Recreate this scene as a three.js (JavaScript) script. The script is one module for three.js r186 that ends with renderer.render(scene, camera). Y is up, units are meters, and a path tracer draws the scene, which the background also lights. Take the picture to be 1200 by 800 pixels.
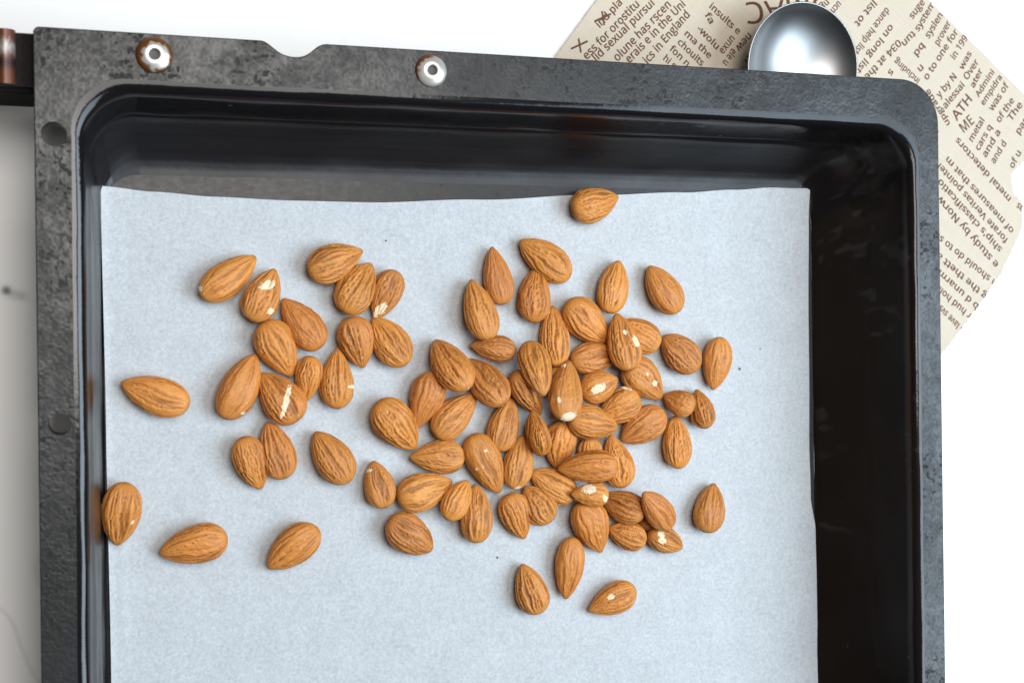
import * as THREE from 'three';
import { RectAreaLightUniformsLib } from 'three/addons/lights/RectAreaLightUniformsLib.js';
import { SimplexNoise } from 'three/addons/math/SimplexNoise.js';
import { RoundedBoxGeometry } from 'three/addons/geometries/RoundedBoxGeometry.js';
import { mergeGeometries } from 'three/addons/utils/BufferGeometryUtils.js';

// ---------------------------------------------------------------- camera, light, exposure
const scene = new THREE.Scene();
const MM = 0.001;
const camera = new THREE.PerspectiveCamera(29.487, 1024 / 682, 0.02, 20);
camera.position.set(-0.144963, 0.438345, 0);
camera.up.set(0.012325, 0.004133, -0.999916);
camera.lookAt(0, 0.006, 0);
camera.focus = 0.45;
camera.userData.fStop = 16;

const renderer = new THREE.WebGLRenderer({ antialias: true });
renderer.toneMapping = THREE.LinearToneMapping;
renderer.toneMappingExposure = 0.92;
renderer.shadowMap.enabled = true;
scene.background = new THREE.Color().setRGB(0.04, 0.04, 0.04);   // the walls of the dim room all round

RectAreaLightUniformsLib.init();
function areaLight(name, rgb, intensity, w, h, from, to) {
  const l = new THREE.RectAreaLight(new THREE.Color().setRGB(...rgb), intensity, w, h);
  l.name = name; l.position.set(...from); l.lookAt(...to); scene.add(l);
  return l;
}
areaLight('window_light', [0.72, 0.87, 1.0], 9.6, 0.76, 0.72, [0.68, 0.82, 0.12], [0, 0, 0]);
areaLight('ceiling_light', [1.0, 0.97, 0.93], 9.6, 0.44, 0.56, [-0.02, 0.95, -0.22], [-0.02, 0, -0.05]);

// ---------------------------------------------------------------- helpers
function rng(seed) { let a = seed >>> 0; return () => { a = (a + 0x6D2B79F5) | 0; let t = Math.imul(a ^ (a >>> 15), 1 | a); t = (t + Math.imul(t ^ (t >>> 7), 61 | t)) ^ t; return ((t ^ (t >>> 14)) >>> 0) / 4294967296; }; }
const R0 = rng(11), noise = new SimplexNoise({ random: rng(5) });
const clamp = THREE.MathUtils.clamp, sm = THREE.MathUtils.smoothstep, lerp = THREE.MathUtils.lerp;
const used = new Map();
function numbered(n) { const k = used.get(n) ?? 0; used.set(n, k + 1); return k ? `${n}_${String(k).padStart(3, '0')}` : n; }
function mesh(name, geo, mat, parent) { const m = new THREE.Mesh(geo, mat); m.name = name; m.castShadow = m.receiveShadow = true; if (parent) parent.add(m); return m; }
function tag(o, label, category, group) { o.userData.label = label; o.userData.category = category; if (group) o.userData.group = group; return o; }
function thing(name, x, y, z) { const g = new THREE.Group(); g.name = numbered(name); g.position.set(x, y, z); scene.add(g); return g; }
function dataTex(w, h, fn, srgb, meters) {
  const d = new Uint8Array(w * h * 4), o = [0, 0, 0];
  for (let y = 0; y < h; y++) for (let x = 0; x < w; x++) { fn(x, y, o); const i = (y * w + x) * 4; for (let c = 0; c < 3; c++) d[i + c] = clamp(o[c], 0, 1) * 255; d[i + 3] = 255; }
  const t = new THREE.DataTexture(d, w, h, THREE.RGBAFormat);
  t.wrapS = t.wrapT = THREE.RepeatWrapping; t.magFilter = THREE.LinearFilter; t.minFilter = THREE.LinearFilter;
  if (srgb) t.colorSpace = THREE.SRGBColorSpace;
  if (meters) t.repeat.set(1 / meters, 1 / meters);
  t.needsUpdate = true; return t;
}
// noise that repeats after one tile: value noise on a wrapped lattice
function tileNoise(seed) {
  const r = rng(seed), N = 256, g = new Float32Array(N * N); for (let i = 0; i < g.length; i++) g[i] = r();
  return (u, v, f) => {   // u, v in 0..1, f whole cells per tile
    const x = u * f, y = v * f, xi = Math.floor(x), yi = Math.floor(y), fx = x - xi, fy = y - yi, sx = fx * fx * (3 - 2 * fx), sy = fy * fy * (3 - 2 * fy);
    const at = (a, b) => g[(((b % f) + f) % f % N) * N + (((a % f) + f) % f % N)];
    return lerp(lerp(at(xi, yi), at(xi + 1, yi), sx), lerp(at(xi, yi + 1), at(xi + 1, yi + 1), sx), sy);
  };
}
const tn = tileNoise(3), tn2 = tileNoise(77);
const fb = (n, u, v, f, oct) => { let s = 0, a = 0.5, t = 0; for (let i = 0; i < oct; i++) { s += a * n(u, v, f); t += a; a *= 0.55; f *= 2; } return s / t; };
const grid = (nu, nv, fn, closeU = false) => {   // fn(i, j) -> [x, y, z, u, v]
  const p = [], uv = [], idx = [];
  for (let j = 0; j <= nv; j++) for (let i = 0; i <= nu; i++) { const q = fn(i, j); p.push(q[0], q[1], q[2]); uv.push(q[3], q[4]); }
  for (let j = 0; j < nv; j++) for (let i = 0; i < nu; i++) { const a = j * (nu + 1) + i, b = a + 1, c = a + nu + 1, d = c + 1; idx.push(a, c, b, b, c, d); }
  const g = new THREE.BufferGeometry();
  g.setAttribute('position', new THREE.Float32BufferAttribute(p, 3)); g.setAttribute('uv', new THREE.Float32BufferAttribute(uv, 2)); g.setIndex(idx); g.computeVertexNormals();
  if (closeU) { const n = g.attributes.normal; for (let j = 0; j <= nv; j++) { const a = j * (nu + 1), b = a + nu; const v = new THREE.Vector3(n.getX(a) + n.getX(b), n.getY(a) + n.getY(b), n.getZ(a) + n.getZ(b)).normalize(); n.setXYZ(a, v.x, v.y, v.z); n.setXYZ(b, v.x, v.y, v.z); } }
  return g;
};

// ---------------------------------------------------------------- the table
{
  const W = 1024, M = 0.7;
  const colour = dataTex(W, W, (x, y, o) => {
    const u = x / W, v = y / W, wx = fb(tn, u, v, 4, 4) - 0.5, wy = fb(tn2, u, v, 4, 4) - 0.5;
    const a = fb(tn2, u + wx * 0.35 + 1, v + wy * 0.35 + 1, 5, 3) - 0.5, vein = Math.exp(-Math.pow(a / 0.006, 2)) * sm(fb(tn, u, v, 6, 2), 0.45, 0.7);
    const cloud = fb(tn, u, v, 8, 3);
    const mx = (u * M - 0.31 + 0.1665) / MM, mz = (v * M - 0.13 + 0.0185) / MM, mark = 0.5 * Math.exp(-(mx * mx + mz * mz) / 1.6) + 0.16 * Math.exp(-Math.pow(mz - 0.5 - mx * 0.25, 2) / 2) * sm(mx, -1, 1) * (1 - sm(mx, 4, 8));
    let k = 0.955 - mark + 0.03 * (cloud - 0.5) - 0.07 * vein;
    o[0] = k; o[1] = k * 0.997; o[2] = k * 0.992;
  }, true, M);
  const m = new THREE.MeshPhysicalMaterial({ map: colour, roughness: 0.4, specularIntensity: 0.5 });
  const g = new THREE.PlaneGeometry(3, 3); g.rotateX(-Math.PI / 2);
  const uv = g.attributes.uv, p = g.attributes.position; for (let i = 0; i < uv.count; i++) uv.setXY(i, p.getX(i) + 0.31, p.getZ(i) + 0.13);
  const t = mesh('table_top', g, m, scene); t.userData.kind = 'structure';
}

// ---------------------------------------------------------------- the baking pan
const IN = { x0: -145.1, x1: 139.8, z0: -76.6, z1: 165 }, RIM = 46, FLOOR = 6;
const profile = [];   // [inset, height] in mm, from the rim inwards and down
{
  const key = [[-0.9, 46.02], [0.2, 46], [1.3, 45.7], [2.3, 45.0], [3.0, 43.9], [3.4, 42.4], [3.6, 40.5], [4.4, 33], [5.0, 27.5], [5.4, 26.0], [6.4, 25.0], [7.2, 23.2], [8.6, 18.4], [10.2, 14.4], [12.2, 11], [14.4, 8.5], [16.8, 6.95], [19.2, 6.22], [21.6, 6.02]];
  for (let i = 0; i < key.length - 1; i++) { const n = i < 6 ? 2 : 3; for (let k = 0; k < n; k++) profile.push([lerp(key[i][0], key[i + 1][0], k / n), lerp(key[i][1], key[i + 1][1], k / n)]); }
  profile.push(key[key.length - 1]);
}
const leftInset = (d) => d <= 0 ? d : d < 3.4 ? d * 0.9 : 3.06 + (d - 3.4) * 0.27;   // the left wall stands steeper than the others
const wallHeight = (inset) => { for (let i = 0; i < profile.length - 1; i++) if (inset >= profile[i][0] && inset <= profile[i + 1][0]) return lerp(profile[i][1], profile[i + 1][1], (inset - profile[i][0]) / (profile[i + 1][0] - profile[i][0])); return FLOOR; };
const profileAt = wallHeight, straight = (d) => d <= 3.4 ? 42.4 : Math.max(FLOOR, 42.4 - 36.4 * Math.pow((d - 3.4) / 18.2, 1 / 1.9));
function loop(inset, r) {   // a rounded rectangle, always the same number of points; each point also carries its outward direction
  const x0 = IN.x0 + leftInset(inset), x1 = IN.x1 - inset * (inset > 0 ? 0.88 : 1), z0 = IN.z0 + inset, z1 = IN.z1 - inset, out = [];
  const side = (ax, az, bx, bz, n) => { for (let i = 0; i < n; i++) out.push([lerp(ax, bx, i / n), lerp(az, bz, i / n)]); };
  const corner = (cx, cz, a0) => { for (let i = 0; i < 18; i++) { const a = a0 + (i / 18) * Math.PI / 2; out.push([cx + r * Math.cos(a), cz + r * Math.sin(a)]); } };
  side(x0 + r, z0, x1 - r, z0, 130); corner(x1 - r, z0 + r, -Math.PI / 2);
  side(x1, z0 + r, x1, z1 - r, 110); corner(x1 - r, z1 - r, 0);
  side(x1 - r, z1, x0 + r, z1, 60); corner(x0 + r, z1 - r, Math.PI / 2);
  side(x0, z1 - r, x0, z0 + r, 110); corner(x0 + r, z0 + r, Math.PI);
  out.push(out[0].slice());
  return out;
}
{
  const pan = tag(thing('baking_pan', 0, 0, 0), 'worn black enamel baking pan lying on the white table', 'baking pan');
  // worn grey enamel of the rim: mottled, pitted, scuffed
  const N = 1024, TM = 0.16, hgt = new Float32Array(N * N), spots = new Float32Array(N * N);
  for (let y = 0; y < N; y++) for (let x = 0; x < N; x++) {
    const u = x / N, v = y / N, i = y * N + x;
    hgt[i] = fb(tn, u, v, 230, 1) * 0.34 + fb(tn2, u, v, 90, 2) * 0.33 + fb(tn2, u, v, 30, 2) * 0.33;
    spots[i] = sm(fb(tn2, u, v, 120, 2), 0.6, 0.75) * sm(fb(tn, u, v, 9, 3), 0.42, 0.62);
  }
  const rimColour = dataTex(N, N, (x, y, o) => {
    const i = y * N + x, u = x / N, v = y / N, big = fb(tn, u, v, 7, 4), k = 0.0115 + 0.05 * (hgt[i] - 0.5) + 0.035 * (big - 0.5);
    const c = Math.max(k * (1 - 0.6 * spots[i]), 0.005), s = Math.pow(c, 1 / 2.2);
    o[0] = s * 1.005; o[1] = s * 0.995; o[2] = s * 0.985;
  }, true, TM);
  const rimRough = dataTex(N, N, (x, y, o) => { const i = y * N + x, u = x / N, v = y / N; const k = 0.38 - 0.4 * (hgt[i] - 0.5) - 0.2 * (fb(tn, u, v, 7, 4) - 0.5) + 0.25 * spots[i]; o[0] = o[1] = o[2] = k; }, false, TM);
  const rimBump = dataTex(N, N, (x, y, o) => { const i = y * N + x; const k = hgt[i] - 0.4 * spots[i]; o[0] = o[1] = o[2] = k; }, false, TM);
  const rimMat = new THREE.MeshPhysicalMaterial({ map: rimColour, roughness: 1, roughnessMap: rimRough, bumpMap: rimBump, bumpScale: 0.00012, specularIntensity: 0.75, ior: 1.5 });

  // flange: outline with a notch in its far edge, two holes in its left side
  const s = new THREE.Shape(), X0 = -155.9, X1 = 149.2, Z0 = -91.4, Z1 = 180, rr = 15.5, P = (x, z) => [x * MM, -z * MM];
  s.moveTo(...P(X0 + 1.8, Z0));
  s.lineTo(...P(-92, Z0 + 0.1));
  s.bezierCurveTo(...P(-88.5, Z0 + 0.1), ...P(-87.5, Z0 + 4.4), ...P(-81.8, Z0 + 4.5));
  s.bezierCurveTo(...P(-76, Z0 + 4.6), ...P(-76, Z0 + 0.1), ...P(-71.5, Z0));
  s.lineTo(...P(X1 - rr, Z0));
  s.absarc((X1 - rr) * MM, -(Z0 + rr) * MM, rr * MM, Math.PI / 2, 0, true);
  s.lineTo(...P(X1, Z1)); s.lineTo(...P(X0, Z1)); s.lineTo(...P(X0, Z0 + 1.8));
  s.absarc((X0 + 1.8) * MM, -(Z0 + 1.8) * MM, 1.8 * MM, Math.PI, Math.PI / 2, true);
  const inner = new THREE.Path(loop(-0.2, 15).slice(0, -1).map(([x, z]) => new THREE.Vector2(x * MM, -z * MM)).reverse());
  s.holes.push(inner);
  for (const [x, z, r] of [[-150.6, -60.9, 3.9], [-150.0, 22.0, 3.5]]) { const h = new THREE.Path(); h.absarc(x * MM, -z * MM, r * MM, 0, Math.PI * 2, true); s.holes.push(h); }
  const fg = new THREE.ExtrudeGeometry(s, { depth: 0.9 * MM, bevelEnabled: true, bevelThickness: 0.35 * MM, bevelSize: 0.35 * MM, bevelOffset: -0.35 * MM, bevelSegments: 3, curveSegments: 24 });
  fg.rotateX(-Math.PI / 2); fg.translate(0, (RIM - 1.25) * MM, 0);
  mesh('rim', fg, rimMat, pan);

  // the walls, swept down from the rim to the floor
  const loops = profile.map(([d]) => loop(d, 15 - 0.14 * clamp(d, 0, 27))), n = loops[0].length - 1;
  const run = [0]; for (let i = 0; i < n; i++) run.push(run[i] + Math.hypot(loops[0][i + 1][0] - loops[0][i][0], loops[0][i + 1][1] - loops[0][i][1]));
  const len = [0]; for (let j = 1; j < profile.length; j++) len.push(len[j - 1] + Math.hypot(profile[j][0] - profile[j - 1][0], profile[j][1] - profile[j - 1][1]));
  const wg = grid(n, profile.length - 1, (i, j) => {
    let [x, z] = loops[j][i], y = profile[j][1];
    // only the far wall keeps the pressed step; elsewhere the wall runs straight down
    const onFar = i < 130 ? 1 : i < 148 ? 1 - sm(i, 130, 146) : i >= 464 ? sm(i, 466, 482) : 0;
    if (y < 42.4 && onFar < 1) {
      const q = (1 - onFar) * (3.4 + 18.2 * Math.pow(Math.min(1, (42.4 - y) / 36.4), 1.9) - profile[j][0]), a = i < 130 ? -Math.PI / 2 : i < 148 ? -Math.PI / 2 + (i - 130) / 18 * Math.PI / 2 : i < 258 ? 0 : i < 336 ? Math.PI / 2 : i < 354 ? Math.PI / 2 + (i - 336) / 18 * Math.PI / 2 : i < 464 ? Math.PI : Math.PI + (i - 464) / 18 * Math.PI / 2;
      x -= q * Math.cos(a) * (Math.cos(a) < 0 ? 0.27 : 0.88); z -= q * Math.sin(a);
    }
    if (x < IN.x0 + 20 && z > IN.z0 + 20) {   // a long shallow rib pressed into the left wall
      const k = sm(z, -48, -42) * sm(y, 14, 18) * (1 - sm(y, 33, 37)); x += 0.9 * k;
    }
    const an = i / n * Math.PI * 2; x += 0.2 * noise.noise3d(Math.cos(an) * 4, Math.sin(an) * 4, j * 0.1); z += 0.2 * noise.noise3d(Math.cos(an) * 4 + 30, Math.sin(an) * 4, j * 0.1);
    return [x * MM, y * MM, z * MM, run[i] / run[n], len[j] / len[len.length - 1]];
  }, true);
  // baked-on grease keeps its own places: a brown run on the far wall, a rough crust in the far right corner, dust all over
  const TOT = run[n], LEN = len[len.length - 1], WW = 2048, WH = 128;
  const crust = (r, v, u) => { const q = Math.exp(-Math.pow((r - 287) / 26, 2)) * sm(v, 0.1, 0.2) * (1 - sm(v, 0.5, 0.75)); return q * sm(fb(tn2, u, v * 0.05, 250, 2), 0.35, 0.65); };
  const stain = (r, v) => Math.exp(-Math.pow((r - 152 + 4 * Math.sin(v * 30)) / 10, 2)) * sm(v, 0.08, 0.12) * (1 - sm(v, 0.36, 0.4));
  const dust = (u, v) => sm(tn2(u, v * 0.06, 253) * tn(u + 0.3, v * 0.06, 251) + 0.12 * (tn(u, v * 0.06, 20) - 0.5), 0.83, 0.93);
  const wallColour = dataTex(WW, WH, (x, y, o) => {
    const u = x / WW, v = y / WH, r = u * TOT, b = fb(tn, u, v * 0.06, 24, 3), br = clamp(b - 0.3, 0, 1) + (r > 285 && r < 500 ? 0.7 : 0), s = stain(r, v), c = crust(r, v, u), d = dust(u, v);
    const streak = r > 262 && r < 520 ? 0.5 * sm(fb(tn2, u * 3, v * 0.08, 90, 2), 0.66, 0.8) * sm(tn(u, v * 0.06, 40), 0.5, 0.8) : 0;
    const l = [0.0075 + 0.004 * br + 0.016 * s + 0.01 * c + 0.1 * d + 0.03 * streak, 0.0072 + 0.001 * br - 0.001 * s + 0.008 * c + 0.1 * d + 0.03 * streak, 0.0088 - 0.002 * br - 0.006 * s + 0.007 * c + 0.1 * d + 0.03 * streak];
    for (let k = 0; k < 3; k++) o[k] = l[k] <= 0.0031308 ? 12.92 * l[k] : 1.055 * Math.pow(l[k], 1 / 2.4) - 0.055;
  }, true);
  const wallRough = dataTex(WW, WH, (x, y, o) => {
    const u = x / WW, v = y / WH, r = u * TOT, far = r < 262 || r > TOT - 12 ? 1 : 0, right = sm(r, 262, 290) * (1 - sm(r, 520, 540));
    let k = 0.2 + 0.16 * (fb(tn, u, v * 0.06, 60, 3) - 0.4) + far * 0.24 * sm(v, 0.42, 0.58) + 0.3 * right + 0.1 * sm(r, 560, 620); k = lerp(k, 0.16, stain(r, v)); k = lerp(0.14, k, sm(v, 0.06, 0.12)); k += 0.4 * crust(r, v, u) + 0.4 * dust(u, v);
    o[0] = o[1] = o[2] = k;
  }, false);
  const wallSpec = dataTex(WW, WH, (x, y, o) => { o[0] = o[1] = o[2] = 1; }, false);   // how much of the enamel's gloss is left: little on the burnt right wall
  for (let y = 0; y < WH; y++) for (let x = 0; x < WW; x++) {
    const r = x / WW * TOT, v = y / WH, right = sm(r, 258, 285) * (1 - sm(r, 520, 540)), left = sm(r, 630, 660) * (1 - sm(r, TOT - 30, TOT - 8)), wear = fb(tn2, x / WW, v * 0.06, 30, 3) - 0.5;
    wallSpec.image.data[(y * WW + x) * 4 + 3] = 255 * clamp(lerp(lerp(0.5 + 0.4 * sm(v, 0.45, 0.6), 1, left), 0.2 + 0.6 * (1 - sm(v, 0.1, 0.16)), right) + 0.3 * wear, 0, 1);
  }
  const wallBump = dataTex(512, 512, (x, y, o) => { const u = x / 512, v = y / 512; o[0] = o[1] = o[2] = fb(tn2, u, v, 40, 3); }, false);
  wallBump.repeat.set(TOT / 120, LEN / 120);
  const floorBump = wallBump.clone(); floorBump.repeat.set(1 / 0.12, 1 / 0.12);
  const floorRough = dataTex(1024, 256, (x, y, o) => {   // brushed by years of scouring: long fine streaks, a few scratches
    const u = x / 1024, v = y / 256, br = fb(tn, u * 2, v, 40, 1) * 0.3 + fb(tn2, u, v * 3, 60, 2) * 0.7, sc = sm(tn(u * 1.3 + v * 0.9, v * 0.35 - u * 0.2, 200), 0.9, 0.98);
    o[0] = o[1] = o[2] = 0.33 + 0.16 * (br - 0.5) - 0.14 * sc;
  }, false, 0.12);
  const wallMat = new THREE.MeshPhysicalMaterial({ map: wallColour, roughness: 1, roughnessMap: wallRough, bumpMap: wallBump, bumpScale: 0.00006, specularIntensity: 1, specularIntensityMap: wallSpec, side: THREE.DoubleSide });
  mesh('pan_wall', wg, wallMat, pan);
  const fl = new THREE.Shape(loop(21.5, 12).slice(0, -1).map(([x, z]) => new THREE.Vector2(x * MM, -z * MM)));
  const flg = new THREE.ShapeGeometry(fl); flg.rotateX(-Math.PI / 2); flg.translate(0, FLOOR * MM, 0);
  mesh('pan_floor', flg, new THREE.MeshPhysicalMaterial({ color: new THREE.Color().setRGB(0.014, 0.0125, 0.012), roughness: 1, roughnessMap: floorRough, bumpMap: floorBump, bumpScale: 0.00006, specularIntensity: 0.6 }), pan);

  for (const [x, z, r, dp] of [[-150.6, -60.9, 3.9, -4.5], [-150.0, 22.0, 3.5, -13]]) {   // the lip punched down round each hole
    const g = new THREE.LatheGeometry([[r + 0.05, 0.15], [r - 0.25, -0.5], [r - 0.35, -1.6], [r - 0.35, dp], [r, dp]].map(([a, b]) => new THREE.Vector2(a * MM, b * MM)), 48);
    const c = mesh('hole_lip', g, new THREE.MeshPhysicalMaterial({ color: new THREE.Color().setRGB(0.05, 0.048, 0.046), roughness: 0.3, side: THREE.DoubleSide }), pan); c.position.set(x * MM, (RIM - 0.4) * MM, z * MM);
  }

  // rivets: domed bright washers with a dark eye and rust round the foot
  const rivet = (x, z, r, rust, seed) => {
    const prof = [[1.45, 0.2], [1.5, 1.6], [1.75, 1.95], [2.4, 2.0], [r * 0.62, 1.75], [r * 0.85, 1.15], [r * 0.97, 0.5], [r, 0]].map(([a, b]) => new THREE.Vector2(a * MM, b * MM));
    const g = new THREE.LatheGeometry(new THREE.SplineCurve(prof).getPoints(36), 64), c = [], p = g.attributes.position;
    for (let i = 0; i < p.count; i++) {
      const a = Math.atan2(p.getZ(i), p.getX(i)), q = Math.hypot(p.getX(i), p.getZ(i)) / MM / r, nn = noise.noise3d(Math.cos(a) * 2 + seed, Math.sin(a) * 2, q * 3);
      const k = sm(q + 0.14 * nn + 0.13 * Math.cos(a + 2.3), rust, rust + 0.16), d = sm(q, 0.95, 1.0) * 0.6;
      c.push(lerp(0.62, 0.25, k) * (1 - d), lerp(0.59, 0.085, k) * (1 - d), lerp(0.54, 0.02, k) * (1 - d));
    }
    g.setAttribute('color', new THREE.Float32BufferAttribute(c, 3));
    const rv = mesh('rivet', g, new THREE.MeshPhysicalMaterial({ vertexColors: true, metalness: 0.55, roughness: 0.34, side: THREE.DoubleSide }), pan);
    rv.position.set(x * MM, (RIM + 0.02) * MM, z * MM);
    const eye = new THREE.CylinderGeometry(1.46 * MM, 1.46 * MM, 0.5 * MM, 24); eye.translate(0, 0.5 * MM, 0);
    mesh('rivet_hole', eye, new THREE.MeshPhysicalMaterial({ color: new THREE.Color().setRGB(0.05, 0.045, 0.045), roughness: 0.5 }), rv);
  };
  rivet(-122.7, -85.0, 5.3, 0.66, 3); rivet(-39.0, -84.9, 5.1, 0.86, 9);

  // the side bracket at the far left corner: a bent plate, its web and a rusty rolled clip
  const br = new THREE.Group(); br.name = 'side_bracket'; pan.add(br);
  const pl = new RoundedBoxGeometry(17 * MM, 2.2 * MM, 15.5 * MM, 3, 0.7 * MM); pl.translate(-163.5 * MM, 40.5 * MM, -82.6 * MM);
  mesh('bracket_plate', pl, new THREE.MeshPhysicalMaterial({ color: new THREE.Color().setRGB(1.5, 1.2, 1.2), map: rimColour, roughness: 0.5, bumpMap: rimBump, bumpScale: 0.0003 }), br);
  const web = new RoundedBoxGeometry(17 * MM, 22 * MM, 2.2 * MM, 3, 0.7 * MM); web.translate(-163.5 * MM, 29 * MM, -74.2 * MM);
  mesh('bracket_web', web, new THREE.MeshPhysicalMaterial({ color: new THREE.Color().setRGB(0.006, 0.005, 0.005), roughness: 0.9, specularIntensity: 0.3 }), br);
  const cl = new THREE.CylinderGeometry(2.9 * MM, 2.9 * MM, 15.6 * MM, 28, 40, true, -Math.PI / 2, Math.PI); cl.rotateX(-Math.PI / 2); cl.rotateZ(0);
  const cc = [], cp = cl.attributes.position;
  for (let i = 0; i < cp.count; i++) {
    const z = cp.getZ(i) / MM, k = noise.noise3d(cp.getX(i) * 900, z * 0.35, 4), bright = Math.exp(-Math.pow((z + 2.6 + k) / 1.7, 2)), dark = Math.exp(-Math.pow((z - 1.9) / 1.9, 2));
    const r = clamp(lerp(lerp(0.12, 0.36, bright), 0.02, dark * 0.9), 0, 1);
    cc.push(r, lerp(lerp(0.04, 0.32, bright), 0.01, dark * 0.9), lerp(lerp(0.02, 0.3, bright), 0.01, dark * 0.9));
  }
  cl.setAttribute('color', new THREE.Float32BufferAttribute(cc, 3)); cl.translate(-163.6 * MM, 40.9 * MM, -83.0 * MM);
  mesh('bracket_clip', cl, new THREE.MeshPhysicalMaterial({ vertexColors: true, metalness: 0.4, roughness: 0.38, side: THREE.DoubleSide }), br);
}

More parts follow.
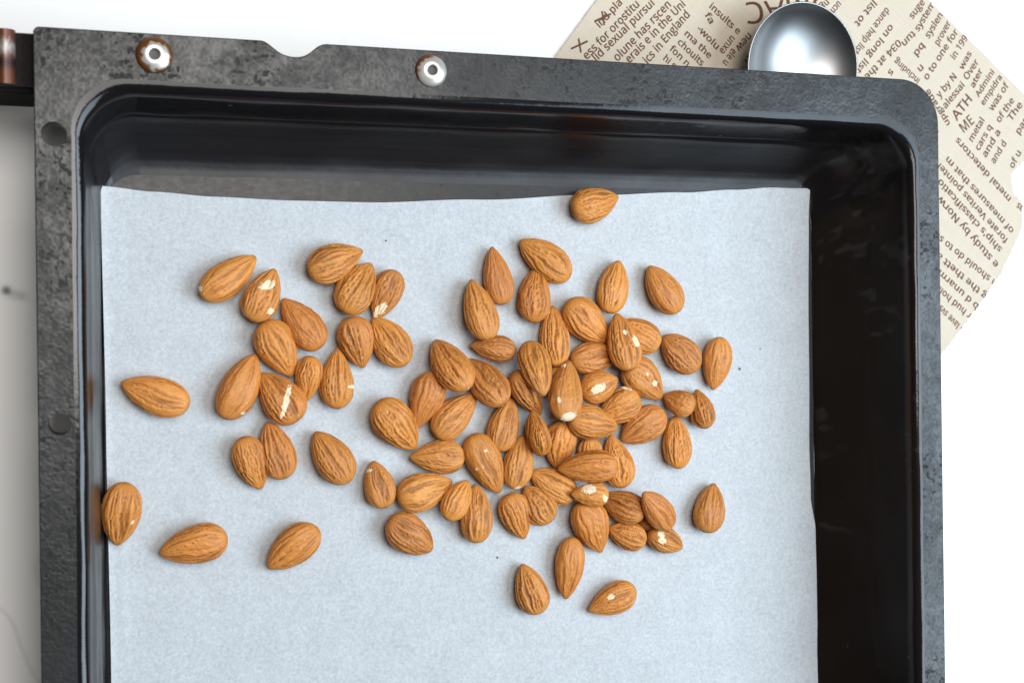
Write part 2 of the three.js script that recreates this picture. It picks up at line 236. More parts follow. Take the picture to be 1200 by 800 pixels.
// ---------------------------------------------------------------- the printed cloth under the pan
const E1 = [0.79444, 0.60734], E2 = [0.60734, -0.79444];
const cloth = (s, t) => { const a = s - 46.6, b = 215.5 - t; return [a * E1[0] + b * E2[0], a * E1[1] + b * E2[1]]; };
{
  const CW = 2048, CH = 1536, k = 10.0;   // ten pixels to the millimetre
  const cv = document.createElement('canvas'); cv.width = CW; cv.height = CH;
  const c = cv.getContext('2d');
  c.fillStyle = 'rgb(246,232,211)'; c.fillRect(0, 0, CW, CH);
  const r = rng(21);
  for (let i = 0; i < 2400; i++) { c.globalAlpha = 0.05; c.fillStyle = r() < 0.5 ? 'rgb(205,180,150)' : 'rgb(255,250,240)'; const w = 30 + r() * 260; if (r() < 0.5) c.fillRect(r() * CW, r() * CH, w, 1.5 + r() * 2.5); else c.fillRect(r() * CW, r() * CH, 1.5 + r() * 2.5, w); }
  for (let i = 0; i < CW; i += 5) { c.globalAlpha = 0.03 + 0.08 * r(); c.fillStyle = 'rgb(150,122,92)'; c.fillRect(i, 0, 1.5, CH); if (i < CH) c.fillRect(0, i, CW, 1.5); }
  c.globalAlpha = 1; c.textBaseline = 'middle'; c.textAlign = 'left';
  // [words, start s, start t, end s, end t, letter height] in mm on the cloth
  const words = [
  ["ess for orostitu", 8.6, 115.4, 12.6, 85.1, 3.7],
  ["lid sexual pursui", 11.8, 113.5, 17.0, 80.8, 3.7],
  ["olune has rscen", 18.1, 108.0, 22.2, 76.7, 3.8],
  ["erais e in the Uni", 22.1, 105.4, 26.6, 72.7, 3.8],
  ["ics in England", 27.8, 101.0, 30.2, 74.6, 3.8],
  ["insults e", 35.5, 66.2, 51.2, 66.4, 3.3],
  ["fa", 36.3, 69.7, 40.5, 71.2, 3.2],
  ["-wolu", 36.7, 76.2, 47.9, 77.0, 3.2],
  ["ma the", 33.8, 81.2, 47.4, 81.7, 3.2],
  ["chouits", 33.6, 85.6, 46.6, 86.1, 3.2],
  ["fon n", 32.7, 89.7, 42.3, 90.2, 3.2],
  ["hi s", 32.7, 94.3, 38.4, 94.4, 3.2],
  ["exun", 49.4, 77.8, 49.8, 69.4, 3.5],
  ["new", 55.2, 63.9, 54.3, 72.3, 3.5],
  ["ele u", 53.4, 73.1, 53.6, 80.5, 3.5],
  ["rul", 60.0, 67.4, 60.4, 73.9, 3.5],
  ["SMAC", 74.5, 33.1, 48.5, 59.0, 10.1],
  ["list ot", 89.0, 17.2, 88.1, 30.9, 3.3],
  ["dance help list", 95.3, 15.7, 94.4, 39.4, 3.3],
  ["on long list", 100.7, 19.8, 99.4, 44.8, 3.3],
  ["034 at the", 107.0, 22.4, 103.9, 44.5, 3.4],
  ["tun", 110.1, 15.2, 109.0, 22.9, 3.4],
  ["bd", 116.1, 15.9, 115.8, 24.2, 3.4],
  ["n", 121.1, 23.2, 120.8, 26.2, 3.4],
  ["ng", 73.1, 31.2, 72.6, 35.6, 3.3],
  ["ucn", 77.5, 28.2, 76.8, 33.7, 3.3],
  ["o to one for", 124.7, 26.8, 124.5, 1.3, 3.4],
  ["in 199", 129.7, 11.8, 129.4, 0.3, 3.4],
  ["prover", 120.6, 12.4, 119.7, 1.0, 3.3],
  ["syslen", 115.4, 12.9, 114.9, 0.7, 3.4],
  ["system", 110.1, 13.9, 109.5, -0.5, 3.3],
  ["suge", 105.0, 11.6, 105.5, 2.2, 3.4],
  ["was", 135.3, 12.4, 134.6, 3.9, 3.0],
  ["Over", 139.3, 14.4, 139.2, 4.6, 3.4],
  ["ater", 143.8, 15.0, 142.8, 6.0, 3.0],
  ["Admini", 147.8, 16.2, 147.6, 2.7, 3.0],
  ["empidra", 151.7, 17.4, 151.8, 2.0, 3.0],
  ["was of", 156.2, 16.4, 156.1, 2.9, 3.4],
  ["of the", 161.6, 18.1, 161.9, 5.7, 3.4],
  ["The", 165.7, 13.8, 166.1, 4.4, 3.5],
  ["pas", 172.0, 15.9, 171.8, 7.8, 3.4],
  ["y by N", 133.4, 28.4, 134.8, 16.0, 3.4],
  ["alessai", 138.2, 30.1, 139.7, 16.3, 3.4],
  ["ATH", 144.6, 30.5, 145.3, 18.3, 4.9],
  ["ME", 150.0, 32.3, 151.5, 24.8, 5.1],
  ["metal", 156.1, 33.0, 155.4, 21.6, 3.3],
  ["cars q", 160.7, 33.7, 159.9, 21.4, 3.3],
  ["and a", 164.9, 33.8, 164.3, 20.4, 3.4],
  ["and d", 169.6, 33.1, 169.3, 22.2, 3.4],
  ["of u", 178.0, 29.0, 177.1, 20.7, 3.4],
  ["s", 111.2, 33.9, 111.2, 36.5, 3.3],
  ["including", 123.4, 29.7, 109.7, 29.9, 3.2],
  ["upgrade", 144.5, 34.6, 128.0, 29.8, 3.1],
  ["metal detectors", 185.8, 40.1, 150.6, 36.6, 3.3],
  ["of measures that m", 194.4, 49.7, 151.3, 45.8, 3.3],
  ["forate Veritas pointel", 194.4, 54.6, 150.1, 50.3, 3.3],
  ["ship's classificatio", 194.3, 59.5, 153.8, 55.3, 3.3],
  ["e study by Norw", 196.7, 65.6, 158.1, 61.0, 3.7],
  ["on should do to st", 203.4, 71.8, 166.3, 73.6, 3.4],
  ["ng the thett a", 203.1, 79.0, 170.8, 79.6, 3.4],
  ["nb d unarm", 202.2, 84.9, 175.5, 84.6, 3.4],
  ["ur hud holi", 201.0, 90.1, 179.6, 90.1, 3.4],
  ["a lave svs", 199.1, 96.7, 184.3, 95.8, 3.4],
  ["u", 142.5, 40.7, 140.3, 40.4, 3.2],
  ["as", 193.0, 39.3, 189.4, 39.4, 3.5],
  ["ind pla", 5.6, 102.9, 7.1, 89.2, 3.4],
  ];
  for (const [txt, s0, t0, s1, t1, h] of words) {
    const L = Math.hypot(s1 - s0, t1 - t0) * k, px = h * k * 1.12;
    c.save(); c.translate(s0 * k, t0 * k); c.rotate(Math.atan2(t1 - t0, s1 - s0));
    c.font = `${px.toFixed(1)}px sans-serif`;
    const w = c.measureText(txt).width; c.scale(clamp(L / w, 0.7, 1.45), 1);
    c.fillStyle = 'rgb(112,72,52)'; c.strokeStyle = 'rgb(118,74,52)'; c.lineWidth = h > 5 ? 1.2 : 1.6;
    c.fillText(txt, 0, 0); c.strokeText(txt, 0, 0);
    c.restore();
  }
  // ornaments along the left hem
  c.strokeStyle = 'rgb(118,74,52)'; c.lineWidth = 7; c.lineCap = 'round';
  for (const [s, t] of [[4.6, 113], [5.6, 99]]) { c.beginPath(); c.moveTo((s - 1.6) * k, (t + 3) * k); c.lineTo((s + 1.4) * k, (t - 3) * k); c.stroke(); c.beginPath(); c.moveTo((s - 1.5) * k, (t - 1.5) * k); c.lineTo((s + 1.8) * k, (t + 1.6) * k); c.stroke(); }
  const tex = new THREE.CanvasTexture(cv); tex.colorSpace = THREE.SRGBColorSpace; tex.flipY = false;
  const weave = dataTex(256, 256, (x, y, o) => {
    const a = Math.sin(x / 256 * Math.PI * 2 * 24), b = Math.sin(y / 256 * Math.PI * 2 * 24), over = ((Math.floor(x / 256 * 24) + Math.floor(y / 256 * 24)) & 1);
    const q = over ? 0.5 + 0.5 * Math.abs(a) : 0.5 + 0.5 * Math.abs(b); o[0] = o[1] = o[2] = q * (0.8 + 0.2 * tn(x / 256, y / 256, 24));
  }, false);
  weave.repeat.set(2048 / 100, 1536 / 100);
  const mat = new THREE.MeshPhysicalMaterial({ map: tex, bumpMap: weave, bumpScale: 0.0004, roughness: 0.95, sheen: 0.2, sheenColor: new THREE.Color(1, 0.98, 0.94), side: THREE.DoubleSide });
  const outline = [[0, 0], [176, 0.5], [188, 12], [181.4, 23.5], [179.7, 31.5], [186, 36.9], [190.5, 36.2], [197, 44.6], [200, 66], [198.5, 90], [196.5, 110], [190, 150], [0, 150]];
  const pts = [], R = rng(4);
  for (let i = 0; i < outline.length; i++) {
    const a = outline[i], b = outline[(i + 1) % outline.length], L = Math.hypot(b[0] - a[0], b[1] - a[1]), n = Math.max(2, Math.round(L / 0.7)), fray = i >= 2 && i < 11 ? 0.9 : 0.22;
    for (let q = 0; q < n; q++) { const f = q / n, j = (R() - 0.5) * fray; pts.push([lerp(a[0], b[0], f) + j * (b[1] - a[1]) / L, lerp(a[1], b[1], f) - j * (b[0] - a[0]) / L]); }
  }
  const sh = new THREE.Shape(pts.map(([s, t]) => { const [x, z] = cloth(s, t); return new THREE.Vector2(x * MM, -z * MM); }));
  const g = new THREE.ExtrudeGeometry(sh, { depth: 0.7 * MM, bevelEnabled: false }); g.rotateX(-Math.PI / 2); g.translate(0, 0.5 * MM, 0);
  const p = g.attributes.position, uv = g.attributes.uv;
  for (let i = 0; i < p.count; i++) {
    const x = p.getX(i) / MM, z = p.getZ(i) / MM, s = x * E1[0] + z * E1[1] + 46.6, t = 215.5 - (x * E2[0] + z * E2[1]);
    uv.setXY(i, s * k / CW, t * k / CH);
  }
  tag(mesh('printed_cloth', g, mat, scene), 'cream linen cloth printed with brown newspaper lettering, tucked under the pan', 'cloth');
}

// ---------------------------------------------------------------- the measuring spoon on the cloth
{
  const sp = tag(thing('measuring_spoon', 112.3 * MM, 3.4 * MM, -101.6 * MM), 'round stainless steel measuring spoon lying on the printed cloth behind the pan', 'spoon');
  const Rr = 24.1, dep = 11.5, inn = [], out = [];
  for (let i = 0; i <= 40; i++) { const a = (i / 40) * 1.15, q = Math.sin(a) / Math.sin(1.15), h = (1 - Math.cos(a)) / (1 - Math.cos(1.15)); inn.push([q * (Rr - 0.55), 1.1 + h * (dep - 1.2)]); out.push([q * (Rr - 0.05), 0.5 + h * (dep - 0.9)]); }
  const prof = [...inn, [Rr - 0.3, dep + 0.02], [Rr - 0.05, dep - 0.05], [Rr, dep - 0.3], ...out.reverse()].map(([a, b]) => new THREE.Vector2(Math.max(a, 0.0001) * MM, b * MM));
  const bg = new THREE.LatheGeometry(prof, 96);
  const brushed = dataTex(512, 512, (x, y, o) => { const u = x / 512, v = y / 512; o[0] = o[1] = o[2] = 0.37 + 0.08 * (fb(tn2, u, v, 6, 3) - 0.5); }, false);
  const steel = new THREE.MeshPhysicalMaterial({ color: new THREE.Color().setRGB(0.34, 0.34, 0.34), metalness: 1, roughness: 1, roughnessMap: brushed, side: THREE.DoubleSide });
  const bowl = mesh('bowl', bg, steel, sp); bowl.rotation.set(0.10, 0, -0.05); bowl.position.y = 0.9 * MM;
  const hs = new THREE.Shape(); hs.moveTo(0, -4.5 * MM); hs.lineTo(78 * MM, -6 * MM); hs.absarc(78 * MM, 0, 6 * MM, -Math.PI / 2, Math.PI / 2, false); hs.lineTo(0, 4.5 * MM); hs.closePath();
  const hg = new THREE.ExtrudeGeometry(hs, { depth: 0.9 * MM, bevelEnabled: true, bevelSize: 0.25 * MM, bevelThickness: 0.25 * MM, bevelSegments: 2 }); hg.rotateX(-Math.PI / 2);
  const hd = mesh('handle', hg, steel, sp); hd.position.set(-17 * MM, 8.6 * MM, 13.5 * MM); hd.rotation.y = Math.PI + 0.12;
}

// ---------------------------------------------------------------- the parchment
const paperLift = (x, z) => 0.45 + 0.22 * noise.noise(x * 0.012, z * 0.012) + 0.1 * noise.noise(x * 0.05 + 9, z * 0.04);
{
  const ease = (pts, q) => { if (q <= pts[0][0]) return pts[0][1]; for (let i = 0; i < pts.length - 1; i++) if (q <= pts[i + 1][0]) { const f = (q - pts[i][0]) / (pts[i + 1][0] - pts[i][0]); return lerp(pts[i][1], pts[i + 1][1], f * f * (3 - 2 * f)); } return pts[pts.length - 1][1]; };
  const top = [[-137.5, -51], [-121, -49.6], [-102, -48.4], [-77, -47.7], [-51, -47.7], [-12, -49.5], [33, -52.2], [67, -53.9], [88, -55.4], [104, -56.6], [118.6, -56.6], [119.8, -55.9]];
  const right = [[-56, 119.6], [8, 119.0], [40, 118.6], [60, 118.9], [74, 120.9], [100, 121.2], [160, 121.6]], left = [[-51, -137.4], [25, -136.7], [107, -136.1], [160, -135.8]];
  const NU = 220, NV = 170, BOT = 152;
  const at = (i, j, dy) => {
    const u = i / NU, v = j / NV; let x = lerp(-137.5, 119.8, u); const z = lerp(ease(top, x), BOT, v);
    x = lerp(ease(left, z), ease(right, z), u);
    const inset = x - IN.x0; let y = straight(inset < 3.06 ? 0 : 3.4 + (inset - 3.06) / 0.27) + paperLift(x, z);
    y = Math.max(y, z < -44 ? profileAt(z - IN.z0) + 0.5 : 0, 0);
    if (inset < 14) y = Math.max(y, FLOOR + 0.5 + Math.pow(Math.max(0, 11 - inset), 2) * 0.08);
    // a small dog-ear crease near the far right corner
    const cr = (x - 103) * 0.9 + (z + 52) * 0.42, along = (z + 56) ; y += 1.3 * Math.exp(-Math.abs(cr) / 0.8) * Math.exp(-Math.max(0, along) / 7) + 0.9 * sm(x, 108, 119) * (1 - sm(z, -56, -44));
    y += 0.5 * (1 - sm(v, 0, 0.02)) * (0.5 + 0.5 * noise.noise(x * 0.02, 3));
    return [x * MM, (y + dy) * MM, z * MM, x * MM, z * MM];
  };
  const a = grid(NU, NV, (i, j) => at(i, j, 0.1)), b = grid(NU, NV, (i, j) => at(i, j, 0.0)); b.index.array.reverse(); b.computeVertexNormals();
  const N = 1024;
  const fibre = dataTex(N, N, (x, y, o) => {
    const u = x / N, v = y / N, cl = fb(tn, u, v, 14, 4) - 0.5, gr = fb(tn2, u, v, 250, 1) - 0.5, sp = tn(u + 0.4, v, 180) - 0.5;
    const k = 0.54 + 0.06 * cl + 0.10 * gr + 0.06 * sp; const s = Math.pow(clamp(k, 0, 1), 1 / 2.2);
    o[0] = s * 0.966; o[1] = s * 0.988; o[2] = s * 1.006;
  }, true, 0.14);
  const fbump = dataTex(N, N, (x, y, o) => { const u = x / N, v = y / N; o[0] = o[1] = o[2] = fb(tn2, u, v, 90, 3); }, false, 0.14);
  const mat = new THREE.MeshPhysicalMaterial({ map: fibre, bumpMap: fbump, bumpScale: 0.00005, roughness: 0.72, specularIntensity: 0.5, side: THREE.DoubleSide });
  tag(mesh('parchment_sheet', mergeGeometries([a, b]), mat, scene), 'pale blue-white parchment paper sheet lining the black baking pan', 'parchment paper');
}

// ---------------------------------------------------------------- the almonds
// [label, x, y, z, heading, pitch, roll, length, width, thickness, tone, wrinkling, bare spots [along, across, half length, half width, angle]], mm and degrees
const almonds = [
  ["smooth almond lying slantwise at the upper left end of the left group", -98.9, 10.38, -21.33, 37.1, -4.5, 0, 22.35, 11.28, 7.45, 0.3, 0.75, [[-8.73, -2.58, 0.55, 0.97, 37]]],
  ["almond with a jagged white chip below its tip in the left group", -87.61, 10.59, -15.44, 64.4, -4.5, 0, 18.97, 11.94, 7.88, 0.35, 1.1, [[3.91, -0.39, 2.79, 1.39, 45], [-3.16, 4.1, 1.12, 0.98, 4]]],
  ["smooth brown almond right beside the one with the jagged white chip", -74.03, 10.63, -6.12, 127, -4.5, 0, 20.32, 12.06, 7.96, -0.35, 0.55],
  ["plump tip-down almond directly above the almond with the long white scratch", -83.08, 10.97, 0.67, -62.8, -6, 0, 20.38, 13.11, 8.65, -0.1, 0.9],
  ["largest long smooth almond, left of the almond with the long white scratch", -95.4, 10.76, 14.52, 63, -4.5, 0, 23.38, 12.43, 8.21, 0.05, 0.6, [[-6.43, 4.3, 0.83, 0.55, 63]]],
  ["almond with a long white scratch across its dark skin", -81.74, 11.16, 17.99, 125.8, -6, 0, 19.69, 13.69, 9.04, -0.25, 1.1, [[-1.32, 0.52, 5.59, 0.9, -128]]],
  ["small narrow almond right of the almond with the long white scratch", -72.66, 10.43, 10.65, -96.2, -6, 0, 15.12, 8.92, 7.58, 0.15, 1],
  ["tip-up almond at the lower right of the left group, beside the small narrow one", -63.24, 10.38, 12.45, 87.6, -4.5, 0, 20.48, 11.3, 7.46, 0, 1.1, [[-1.88, 4.59, 0.57, 1.42, 178]]],
  ["tip-down almond standing below the broad ridged almond of the left group", -56.43, 10.77, -1.21, -75.3, -6, 0, 17.85, 12.51, 8.25, -0.1, 1.15],
  ["topmost almond of the left group, lying with its tip to the right", -64.05, 10.75, -26.94, 22.9, -4.5, 0, 20.39, 12.44, 8.21, 0.2, 1],
  ["broad ridged almond leaning against the topmost almond of the left group", -56.62, 10.96, -17.85, 59.3, -6, 0, 19.46, 13.08, 8.63, 0.05, 1.1],
  ["almond with pale bare flesh at its downward tip, right end of left group", -45.88, 10.14, -17.06, -113.9, -4.5, 0, 17.93, 10.57, 6.97, 0, 1, [[5.87, -0.18, 2.59, 1.44, -159], [8.92, 0.41, 0.86, 1.44, -114]]],
  ["almond hanging below the pale-tipped one, their tips touching", -44.58, 10.81, 0.13, 124, -6, 0, 19.37, 12.61, 8.33, 0.15, 1],
  ["lone almond with its tip to the left, nearest to the pan's lower left hole", -120.72, 10.68, 15.91, 159.4, -4.5, 0, 22.27, 12.2, 8.05, 0.35, 0.9],
  ["left almond of the touching pair below the left group, tip down", -91.76, 10.31, 37.7, -70.9, -4.5, 0, 18.41, 11.06, 7.3, 0.1, 0.9],
  ["right almond of the touching pair below the left group, tip up", -83.33, 10.51, 35.59, 104.4, -4.5, 0, 19.48, 11.7, 7.72, 0, 1.1],
  ["lone dark almond midway between the left group and the big pile, tip to upper left", -64.63, 10.75, 38.49, 122.6, -4.5, 0, 20.29, 12.43, 8.21, -0.15, 1],
  ["almond lying half over the left edge of the parchment against the pan wall", -132.44, 10.64, 51.81, -97.2, -4.5, 0, 20.21, 12.09, 7.98, 0.1, 1.2, [[-7.44, 5.26, 0.81, 1.89, -77], [2.86, -3.64, 0.81, 0.54, -147]]],
  ["lone almond lying level at the lower left with its tip pointing left", -109.41, 10.8, 63.76, -169, -4.5, 0, 21.73, 12.58, 8.3, 0.1, 0.8],
  ["lone slanting almond right of the level one at the lower left, tip down", -77.86, 10.71, 66.17, -143, -4.5, 0, 20.64, 12.31, 8.13, -0.05, 0.8],
  ["lone almond lying across the top edge of the parchment", 29.59, 10.73, -48.21, 16.4, -6, 0, 19.47, 12.37, 8.16, 0, 1.1],
  ["topmost almond of the big pile, wrinkled, its tip pointing to upper left", 12.02, 10.78, -28.2, 143.3, -4.5, 0, 22.08, 12.52, 8.27, -0.1, 1.2],
  ["smooth upright almond left of the topmost almond of the big pile", -6.39, 10.15, -21.86, 99.1, -4.5, 0, 20.53, 10.57, 6.97, -0.1, 0.6],
  ["long smooth almond at the pile's upper left resting on a small level almond", -13.59, 12.59, -10.09, 103.4, -10, 0, 21.82, 11.64, 7.68, 0.3, 0.75],
  ["upright brown almond whose tip touches the pile's topmost almond", 6.91, 10.57, -15.36, 83, -4.5, 0, 19.98, 11.88, 7.84, -0.4, 1],
  ["bright upright almond at the top of the pile, tip above the two-chip almond", 36.8, 10.45, -18.13, 75.6, -4.5, 0, 19.66, 11.51, 7.59, 0.5, 0.8],
  ["lone tip-up almond at the upper right, right of the bright upright one", 57.05, 10.71, -17.27, 123, -4.5, 0, 20.03, 12.29, 8.11, 0.05, 0.7],
  ["small almond lying level under the long smooth upper left almond", -7.7, 10.93, 2.25, 171.9, -7.5, 0, 16.32, 9.03, 8.58, -0.25, 1],
  ["deeply grooved upright almond below the upright brown almond", 14.5, 10.2, -0.54, 92.6, -4.5, 0, 21.74, 10.72, 7.08, 0.1, 1.3],
  ["broad grooved almond sloping down to the right, left of the two-chip almond", 25.68, 11.12, -7.12, -41.6, -4.5, 0, 21.59, 13.56, 8.95, 0.05, 1.15],
  ["almond with two small white chips on its right flank, on top of its neighbours", 38.71, 15.19, 1.65, 99.5, -10, 0, 20.9, 12.32, 8.13, 0.15, 1.1, [[3.85, 0.51, 1.21, 0.76, 159], [0.02, 3.46, 2.12, 1.06, 169]]],
  ["bright almond half hidden behind the two-chip almond", 47.06, 10.58, -1.58, 152.2, -6, 0, 18.28, 11.9, 7.85, 0.45, 0.9],
  ["almond lying level below the broad grooved sloping almond", 28.29, 10.43, 6.24, 6.6, -4.5, 0, 18.45, 11.44, 7.55, 0.15, 1],
  ["almond tucked under the two-chip almond, tip down to the right", 47.77, 11.08, 13.82, -42.4, -6, 0, 19.75, 13.45, 8.88, 0.1, 0.8, [[3.41, -0.96, 1.23, 1.07, 28], [-1.55, -1.05, 0.77, 0.46, 18]]],
  ["grooved almond at the right of the pile, next to the upright tip-down one", 63.59, 10.82, 5.61, 136.5, -6, 0, 17.94, 12.66, 8.35, 0.1, 1.1],
  ["tip-down almond standing alone at the pile's upper right end", 78.09, 10.35, 8.17, -97.7, -4.5, 0, 19.65, 11.19, 7.39, 0.1, 0.7],
  ["tip-down ridged almond in the middle of the pile, above the narrow dark-edged one", 4.66, 16.86, 8.48, -83.7, 26, 0, 20.92, 11.38, 7.51, 0.1, 1.1],
  ["ridged almond sloping down right from below the small level almond", -11.01, 12.4, 14.55, 120.4, -28, 0, 20.36, 12.56, 8.29, 0.1, 1.15],
  ["broad ridged tip-up almond, highest at the left side of the pile", -24.61, 14.95, 8.6, 117.2, -28, 0, 21.38, 12.67, 8.36, 0.05, 1.15],
  ["smooth tip-down almond leaning on the broad ridged tip-up almond", -32.43, 10.66, 18.68, -108.6, -4.5, 0, 20.16, 12.14, 8.01, -0.2, 0.6],
  ["leftmost broad almond of the big pile, deeply wrinkled, tip down to the right", -43.87, 11.19, 26.94, -49.9, -6, 0, 21.18, 13.78, 9.1, -0.1, 1.2],
  ["almond slanting up right below the broad ridged tip-up almond", -23.12, 10.59, 25.39, 41.5, -4.5, 0, 20.84, 11.92, 7.87, 0.1, 0.8],
  ["almond lying level with its tip touching the leftmost broad almond", -28.07, 10.48, 39, 178, -4.5, 0, 18.94, 11.59, 7.65, 0.1, 1],
  ["dull brown tip-down almond right of the level one with two tiny specks", -12.13, 10.72, 41.04, -63.1, -4.5, 0, 23.21, 12.31, 8.13, -0.35, 0.6, [[-4.14, -1.11, 0.59, 0.47, -63], [0.45, 4.41, 0.59, 0.44, -63]]],
  ["upright almond under the lower end of a ridged sloping almond", -4.95, 10.34, 29.58, 72.4, -4.5, 0, 19.04, 11.18, 7.38, 0.2, 0.9],
  ["narrow deeply creased almond lying on its edge between upright ones", 2.92, 11.89, 17.48, -54.4, -9, 15, 18.96, 9.29, 10.68, 0.1, 1.4],
  ["pale dusty almond on top of the pile with white chips at both ends", 15.88, 16.52, 18.23, 76.4, -19, 0, 22.52, 12.39, 8.18, 0.1, 0.5, [[-8.91, 1.5, 2.82, 1.34, 77], [9.78, -2.0, 0.89, 0.89, 77], [-4.21, -3.49, 0.59, 1.19, 77]]],
  ["almond with one large oval white chip, right of the pale dusty almond", 29.24, 12.91, 16.49, 22.5, 11, 0, 14.6, 11.37, 7.51, -0.05, 0.7, [[-0.29, 0.1, 2.72, 1.51, -2]]],
  ["almond sloping down left beneath the one with the large oval white chip", 38.93, 10.75, 23.72, -153.1, -6, 0, 17.51, 12.45, 8.22, 0.2, 1, [[-4.86, 4.94, 2.14, 0.55, -143]]],
  ["almond lying just below and right of the pale dusty almond, tip right", 26.25, 14.31, 28.85, -11.8, -7, 0, 19.94, 11.93, 7.87, -0.05, 0.9],
  ["almond with its tip down left, lower right side of the pile beside a tilted one", 48.48, 10.88, 30.48, -148.5, -6, 0, 19.25, 12.84, 8.47, 0.05, 0.8],
  ["tilted almond propped on two others at the pile's right edge", 61.8, 12.39, 23.09, 151.3, -25, 0, 12.16, 9.75, 7.8, 0, 0.5],
  ["small wrinkled almond at the far right of the pile behind the tilted one", 71.11, 11, 26.23, 101, -9, 0, 14.76, 9.22, 8.76, -0.1, 1.3],
  ["long wrinkled almond hanging below the tilted one at the pile's right edge", 61.42, 10.21, 38.33, 92.1, -4.5, 0, 19.23, 10.76, 7.1, 0.05, 1.2],
  ["dark reddish almond standing on its edge in the pile's middle", 6.27, 14.01, 32.57, 103.2, -1, 0, 16.52, 8.14, 10.59, -0.6, 1.3],
  ["ridged almond peeping out beneath the lower end of the pale dusty almond", 15.87, 10.49, 35.74, -99.3, -6, 0, 17.17, 11.65, 7.69, 0.1, 1.1],
  ["upright almond left of the dark reddish one with a chipped lower end", 0.28, 10.26, 43.01, 76.2, -4.5, 0, 19.03, 10.92, 7.21, 0.25, 0.9, [[-8.06, 0.85, 1.19, 0.59, 56]]],
  ["mostly hidden almond seen in the gap above the brown level top almond", 27.3, 9.73, 40.89, -91.5, -4.5, 0, 14.69, 9.28, 6.13, 0.1, 1],
  ["upright almond disappearing behind the right end of the brown level top almond", 37.66, 10.55, 44.13, 103, -4.5, 0, 19.52, 11.82, 7.8, 0.3, 1.1, [[1.95, -1.24, 0.92, 0.46, 163]]],
  ["long brown almond lying level on top of the pile, tip to the left", 24.76, 16.99, 44.09, -178, -13, 0, 21.39, 11.55, 7.62, -0.45, 0.8],
  ["orange almond tucked beneath the long brown level top almond", 13.8, 10.49, 50.9, 149.6, -6, 0, 18.4, 11.63, 7.68, 0.45, 1.1],
  ["small almond with a pale chip, below the long brown level top almond", 25.37, 15.91, 53.98, 176.3, -4, 0, 13.8, 8.53, 6.82, 0.25, 0.5, [[1.64, 2.09, 2.39, 1.5, 176], [-4.3, -1.1, 1.35, 0.9, -124]]],
  ["wrinkled almond below the orange tucked one, tip to the upper left", 7.54, 10.66, 57.78, 124, -7.5, 0, 15.53, 12.18, 8.04, 0.05, 1.2],
  ["tip-down almond at the bottom of the pile, right of the tall upright one", -0.88, 10.35, 60.16, -68.4, -6, 0, 17.34, 11.21, 7.4, 0, 1.1],
  ["tall upright almond at the bottom left of the pile", -15.19, 10.42, 60.07, 88.7, -4.5, 0, 20.14, 11.4, 7.52, -0.05, 1],
  ["small slanting almond leaning on the tall upright bottom almond", -23.1, 12.85, 54.41, 57, -7, 0, 15.3, 9.78, 6.45, 0.3, 0.7],
  ["broad bright almond lying level at the pile's lower left, tip right", -34.43, 10.94, 50.58, 14.7, -6, 0, 20.56, 13, 8.58, 0.4, 1],
  ["tip-up almond at the lower left corner of the pile", -49.11, 10.14, 48.29, 102.5, -6, 0, 16.26, 10.54, 6.96, 0.15, 0.8, [[6.45, -3.03, 0.57, 1.72, -167]]],
  ["dark ridged almond lying apart just below the pile's lower left", -39.64, 10.83, 64.58, -36.8, -6, 0, 19.47, 12.66, 8.36, -0.1, 1.1],
  ["finely wrinkled almond right of the small pale-chipped one", 39.97, 11.78, 59.57, 154.1, -28, 0, 16.8, 11.48, 7.58, -0.15, 1],
  ["smooth tip-up almond at the pile's lower right corner", 50.87, 16.51, 61.32, 134.3, 17, 0, 20.27, 10.53, 6.95, -0.1, 0.6],
  ["almond almost hidden in the gap between lower right almonds", 50.03, 9.34, 64.98, -167, -9, 0, 7.2, 8.18, 5.4, -0.1, 1],
  ["small grooved almond lying level at the pile's bottom right", 41.72, 10.63, 70.06, 157.2, -9, 0, 14.86, 9.98, 7.98, 0.05, 1.2],
  ["striped almond with a pale patch at the pile's bottom right end", 55.64, 10.55, 72.22, -26.5, -6, 0, 15.63, 9.76, 7.81, -0.1, 1.1, [[-3.76, -0.78, 1.85, 1.08, 44], [-2.53, 1.02, 1.54, 0.93, -17]]],
  ["large tip-down almond below the small pale-chipped almond", 26.83, 11.12, 64.94, -67.1, -6, 0, 20.97, 13.57, 8.96, -0.3, 0.7],
  ["long smooth tip-down almond lying apart below the pile", 18.89, 10.21, 79.15, -96.3, -3, 0, 22.18, 10.75, 7.1, -0.4, 0.6],
  ["lowest left almond below the pile, tip up", 4.36, 10.47, 87.39, 108.6, -4.5, 0, 18.48, 11.55, 7.62, 0.1, 1.2],
  ["lowest almond of all, with one white spot, tip to the left", 35.93, 10.35, 92.39, -158.7, -4.5, 0, 18.96, 11.19, 7.39, 0.05, 0.9, [[1.57, 2.24, 1.37, 0.85, -179]]],
  ["lone plump tip-up almond at the far right of the lower pile", 74.05, 10.65, 62.76, 76.1, -6, 0, 18.31, 12.11, 7.99, -0.05, 0.7],
  ["almond nearly hidden beneath the pale dusty almond's left side", 16.05, 9.5, 14.68, -72.3, -6, 0, 12.85, 8.6, 5.68, 0.2, 1],
];
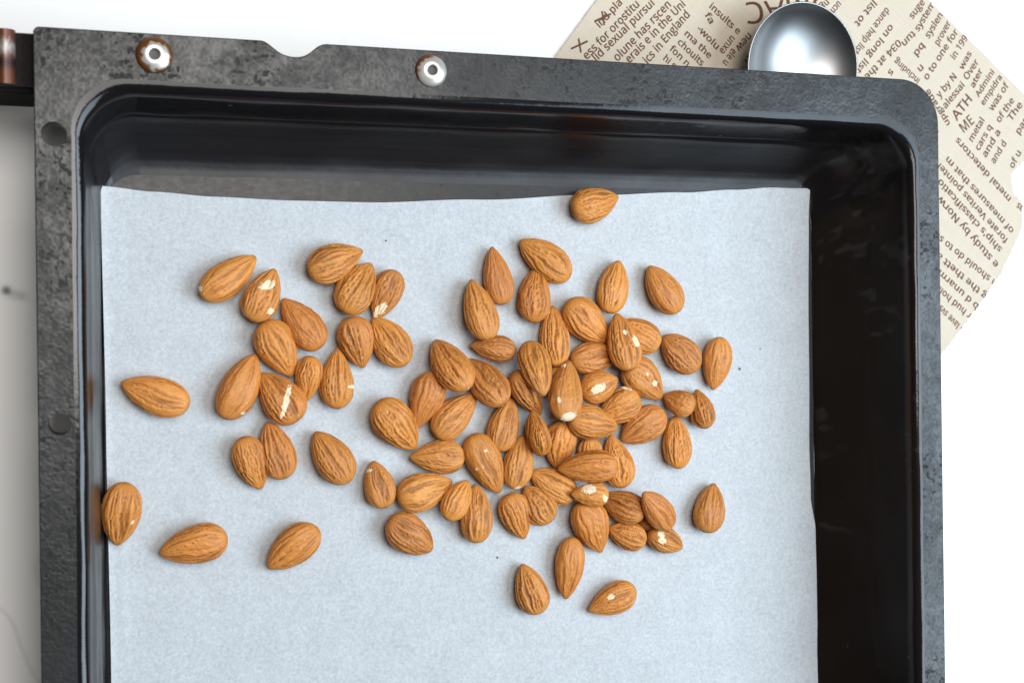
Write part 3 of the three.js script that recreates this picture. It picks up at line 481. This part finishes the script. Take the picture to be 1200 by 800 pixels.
{
  const skinMat = new THREE.MeshPhysicalMaterial({ vertexColors: true, roughness: 0.44, specularIntensity: 0.55 });
  const fleshMat = new THREE.MeshPhysicalMaterial({ color: new THREE.Color().setRGB(0.8, 0.66, 0.45), roughness: 0.7 });
  const PP = 0.5, QQ = 0.85, peak = Math.pow(PP / (PP + QQ), PP) * Math.pow(QQ / (PP + QQ), QQ), TC = 0.45;
  almonds.forEach(([label, x, y, z, hd, pt, rl, L, W, T, tone, wr, spots], n) => {
    const R = rng(900 + n * 17), seed = R() * 90, qx = QQ + (R() - 0.5) * 0.16, px = PP + (R() - 0.5) * 0.08, nub = 0.5 + R() * 0.7, tipR = 0.14 + R() * 0.3, bend = (R() - 0.5) * 0.06, keel = (R() - 0.5) * 0.16, lump = 0.5 + R() * 0.6;
    const pk = Math.pow(px / (px + qx), px) * Math.pow(qx / (px + qx), qx);
    const NS = 104, NP = 96, pos = [], col = [], mask = [], idx = [];
    const hue = R(), base = [0.53 + 0.10 * tone + 0.10 * (hue - 0.5), 0.212 + 0.06 * tone + 0.045 * (hue - 0.5) + 0.014 * (R() - 0.5), 0.049 + 0.018 * tone];
    const specks = []; for (let i = 0; i < 5; i++) if (R() < 0.55) specks.push([R(), R() * 6.28, 0.012 + R() * 0.016]);
    for (let i = 0; i <= NS; i++) {
      const t = clamp((1 - Math.cos(Math.PI * i / NS)) / 2, 0.0002, 0.9998), g0 = Math.pow(t, px) * Math.pow(1 - t, qx) / pk + tipR * Math.sqrt(1 - t) * Math.pow(t, 4), tipN = Math.exp(-Math.pow((t - 0.985) / 0.02, 2)) * 0.035 * nub, g = g0 + tipN * (i < NS ? 1 : 0);
      const fade = sm(t, 0.03, 0.2) * (1 - 0.75 * sm(t, 0.78, 0.97));
      for (let k = 0; k < NP; k++) {
        const ph = (k / NP) * Math.PI * 2, wv = 0.15 * noise.noise3d(t * 1.8 + seed, Math.cos(ph) * 1.1, Math.sin(ph) * 1.1) + 0.03 * noise.noise3d(t * 9 + seed, Math.cos(ph) * 2, Math.sin(ph) * 2), a = ph + wv;
        const n1 = noise.noise3d(Math.cos(a) * 2.9 + seed, Math.sin(a) * 2.9, t * 0.42 + seed), n2 = noise.noise3d(Math.cos(a) * 6.6 - seed, Math.sin(a) * 6.6, t * 0.85 + 7), n3 = noise.noise3d(Math.cos(ph) * 2 + seed, Math.sin(ph) * 2, t * 5);
        const fine = noise.noise3d(Math.cos(ph) * 9 + seed, Math.sin(ph) * 9, t * 22);
        const fib = noise.noise3d(Math.cos(a) * 15 + seed, Math.sin(a) * 15, t * 3);
        const g1 = 0.75 * Math.exp(-Math.pow(n1 / 0.24, 2)) + 0.3 * Math.exp(-Math.pow(n1 / 0.1, 2)), g2 = Math.exp(-Math.pow(n2 / 0.25, 2)) * (0.55 + 0.45 * n3), gs = clamp(g1 + 0.62 * g2, 0, 1.35);
        const amp = 0.5 * wr * fade, d = amp * (0.35 - gs) + 0.05 * fine * fade + 0.18 * lump * n3 * fade + 0.02;
        const cs = Math.cos(ph), sn = Math.sin(ph), flat = 1 - 0.05 * Math.cos(4 * ph);
        let ly = (g * T / 2 * flat + d) * sn, lz = (g * W / 2 + d * 0.8) * cs; ly += keel * Math.abs(lz) * 0.35 * g; lz += bend * L * (t - 0.5) * (t - 0.5) * 2;
        if (i === 0 || i === NS) { ly = 0; lz = bend * L * 0.5; }
        const lx = (t - TC) * L + 0.12 * fine * (t < 0.1 ? 1 : 0);
        pos.push(lx * MM, ly * MM, lz * MM);
        let v = 1.2 + 0.10 * fib - (0.37 + 0.17 * wr) * gs * (0.4 + 0.6 * fade) * Math.min(1, wr + 0.25) + 0.10 * n3 + 0.09 * fine;
        v *= 1 - 0.3 * sm(t, 0.9, 1) - 0.2 * (1 - sm(t, 0, 0.05));
        const warm = gs * 0.1 * fade;
        const c = [base[0] * v, base[1] * v * (1 - warm), base[2] * v * (1 - warm * 1.2)];
        for (const [st, sp, sr] of specks) { const q = Math.hypot((t - st), Math.sin((ph - sp) / 2) * 0.9 * g); if (q < sr && Math.cos(ph - sp) > 0) { const f = (1 - sm(q, sr * 0.5, sr)) * 0.75; c[0] = lerp(c[0], 0.72, f); c[1] = lerp(c[1], 0.5, f); c[2] = lerp(c[2], 0.28, f); } }
        col.push(...c);
        let inSpot = 0;
        if (spots) for (const [sx, sz, ra, rb, an] of spots) {
          const dx = lx - sx, dz = lz - sz, ca = Math.cos(an * Math.PI / 180), sa = Math.sin(an * Math.PI / 180), u = (dx * ca + dz * sa) / ra, w = (-dx * sa + dz * ca) / rb;
          if (sn > -0.1 && Math.hypot(u, w) + 0.32 * noise.noise(lx * 1.6 + seed, lz * 1.6) + 0.16 * noise.noise(lx * 5, lz * 5 + seed) < 1) inSpot = 1;
        }
        if (inSpot) { const m = pos.length - 3, sh = 1 - 0.13 / (T / 2) ; pos[m + 1] *= sh; }   // the chip lies a skin's depth below
        mask.push(inSpot);
      }
    }
    const skinI = [], spotI = [];
    for (let i = 0; i < NS; i++) for (let k = 0; k < NP; k++) {
      const a = i * NP + k, b = i * NP + (k + 1) % NP, c = a + NP, d = b + NP;
      for (const f of [[a, b, c], [b, d, c]]) { idx.push(...f); (mask[f[0]] + mask[f[1]] + mask[f[2]] >= 2 ? spotI : skinI).push(...f); }
    }
    const full = new THREE.BufferGeometry();
    full.setAttribute('position', new THREE.Float32BufferAttribute(pos, 3)); full.setAttribute('color', new THREE.Float32BufferAttribute(col, 3)); full.setIndex(idx); full.computeVertexNormals();
    const part = (list, dropColor) => {
      const map = new Map(), P = [], Nn = [], C = [], I = [];
      for (const v of list) { let q = map.get(v); if (q === undefined) { q = map.size; map.set(v, q); for (let c = 0; c < 3; c++) { P.push(full.attributes.position.array[v * 3 + c]); Nn.push(full.attributes.normal.array[v * 3 + c]); C.push(col[v * 3 + c]); } } I.push(q); }
      const g = new THREE.BufferGeometry(); g.setAttribute('position', new THREE.Float32BufferAttribute(P, 3)); g.setAttribute('normal', new THREE.Float32BufferAttribute(Nn, 3)); if (!dropColor) g.setAttribute('color', new THREE.Float32BufferAttribute(C, 3)); g.setIndex(I); return g;
    };
    let o;
    if (spotI.length) {
      o = thing('almond', 0, 0, 0);
      mesh('skin', part(skinI), skinMat, o);
      const bare = mesh('bare_flesh', part(spotI, true), fleshMat, o); bare.userData.label = 'pale bare flesh where the skin is chipped';
    } else { o = mesh(numbered('almond'), full, skinMat, scene); }
    o.position.set(x * MM, y * MM, z * MM);
    o.rotation.order = 'YZX'; o.rotation.set(rl * Math.PI / 180, hd * Math.PI / 180, pt * Math.PI / 180);
    tag(o, label, 'almond', 'almonds scattered on the parchment');
  });
}

// ---------------------------------------------------------------- crumbs of almond skin on the parchment
{
  const R = rng(31), list = [];
  for (const [x, z, s] of [[-45, -34.8, 0.35], [89.3, 11.3, 0.5], [-6.6, 75.4, 0.4], [98, 4, 0.25]]) {
    const g = new THREE.IcosahedronGeometry(s * MM, 1), p = g.attributes.position;
    for (let i = 0; i < p.count; i++) { const k = 1 + 0.5 * noise.noise3d(p.getX(i) * 2500 + x, p.getY(i) * 2500, p.getZ(i) * 2500); p.setXYZ(i, p.getX(i) * k * 1.3, p.getY(i) * k * 0.6, p.getZ(i) * k); }
    g.scale(0.7, 0.7, 0.7); g.rotateY(R() * 6); g.translate(x * MM, (FLOOR + 0.85) * MM, z * MM); g.computeVertexNormals(); list.push(g);
  }
  const m = tag(mesh('almond_crumbs', mergeGeometries(list), new THREE.MeshPhysicalMaterial({ color: new THREE.Color().setRGB(0.22, 0.09, 0.03), roughness: 0.7 }), scene), 'tiny brown almond crumbs on the parchment', 'crumbs');
  m.userData.kind = 'stuff';
}

renderer.render(scene, camera);
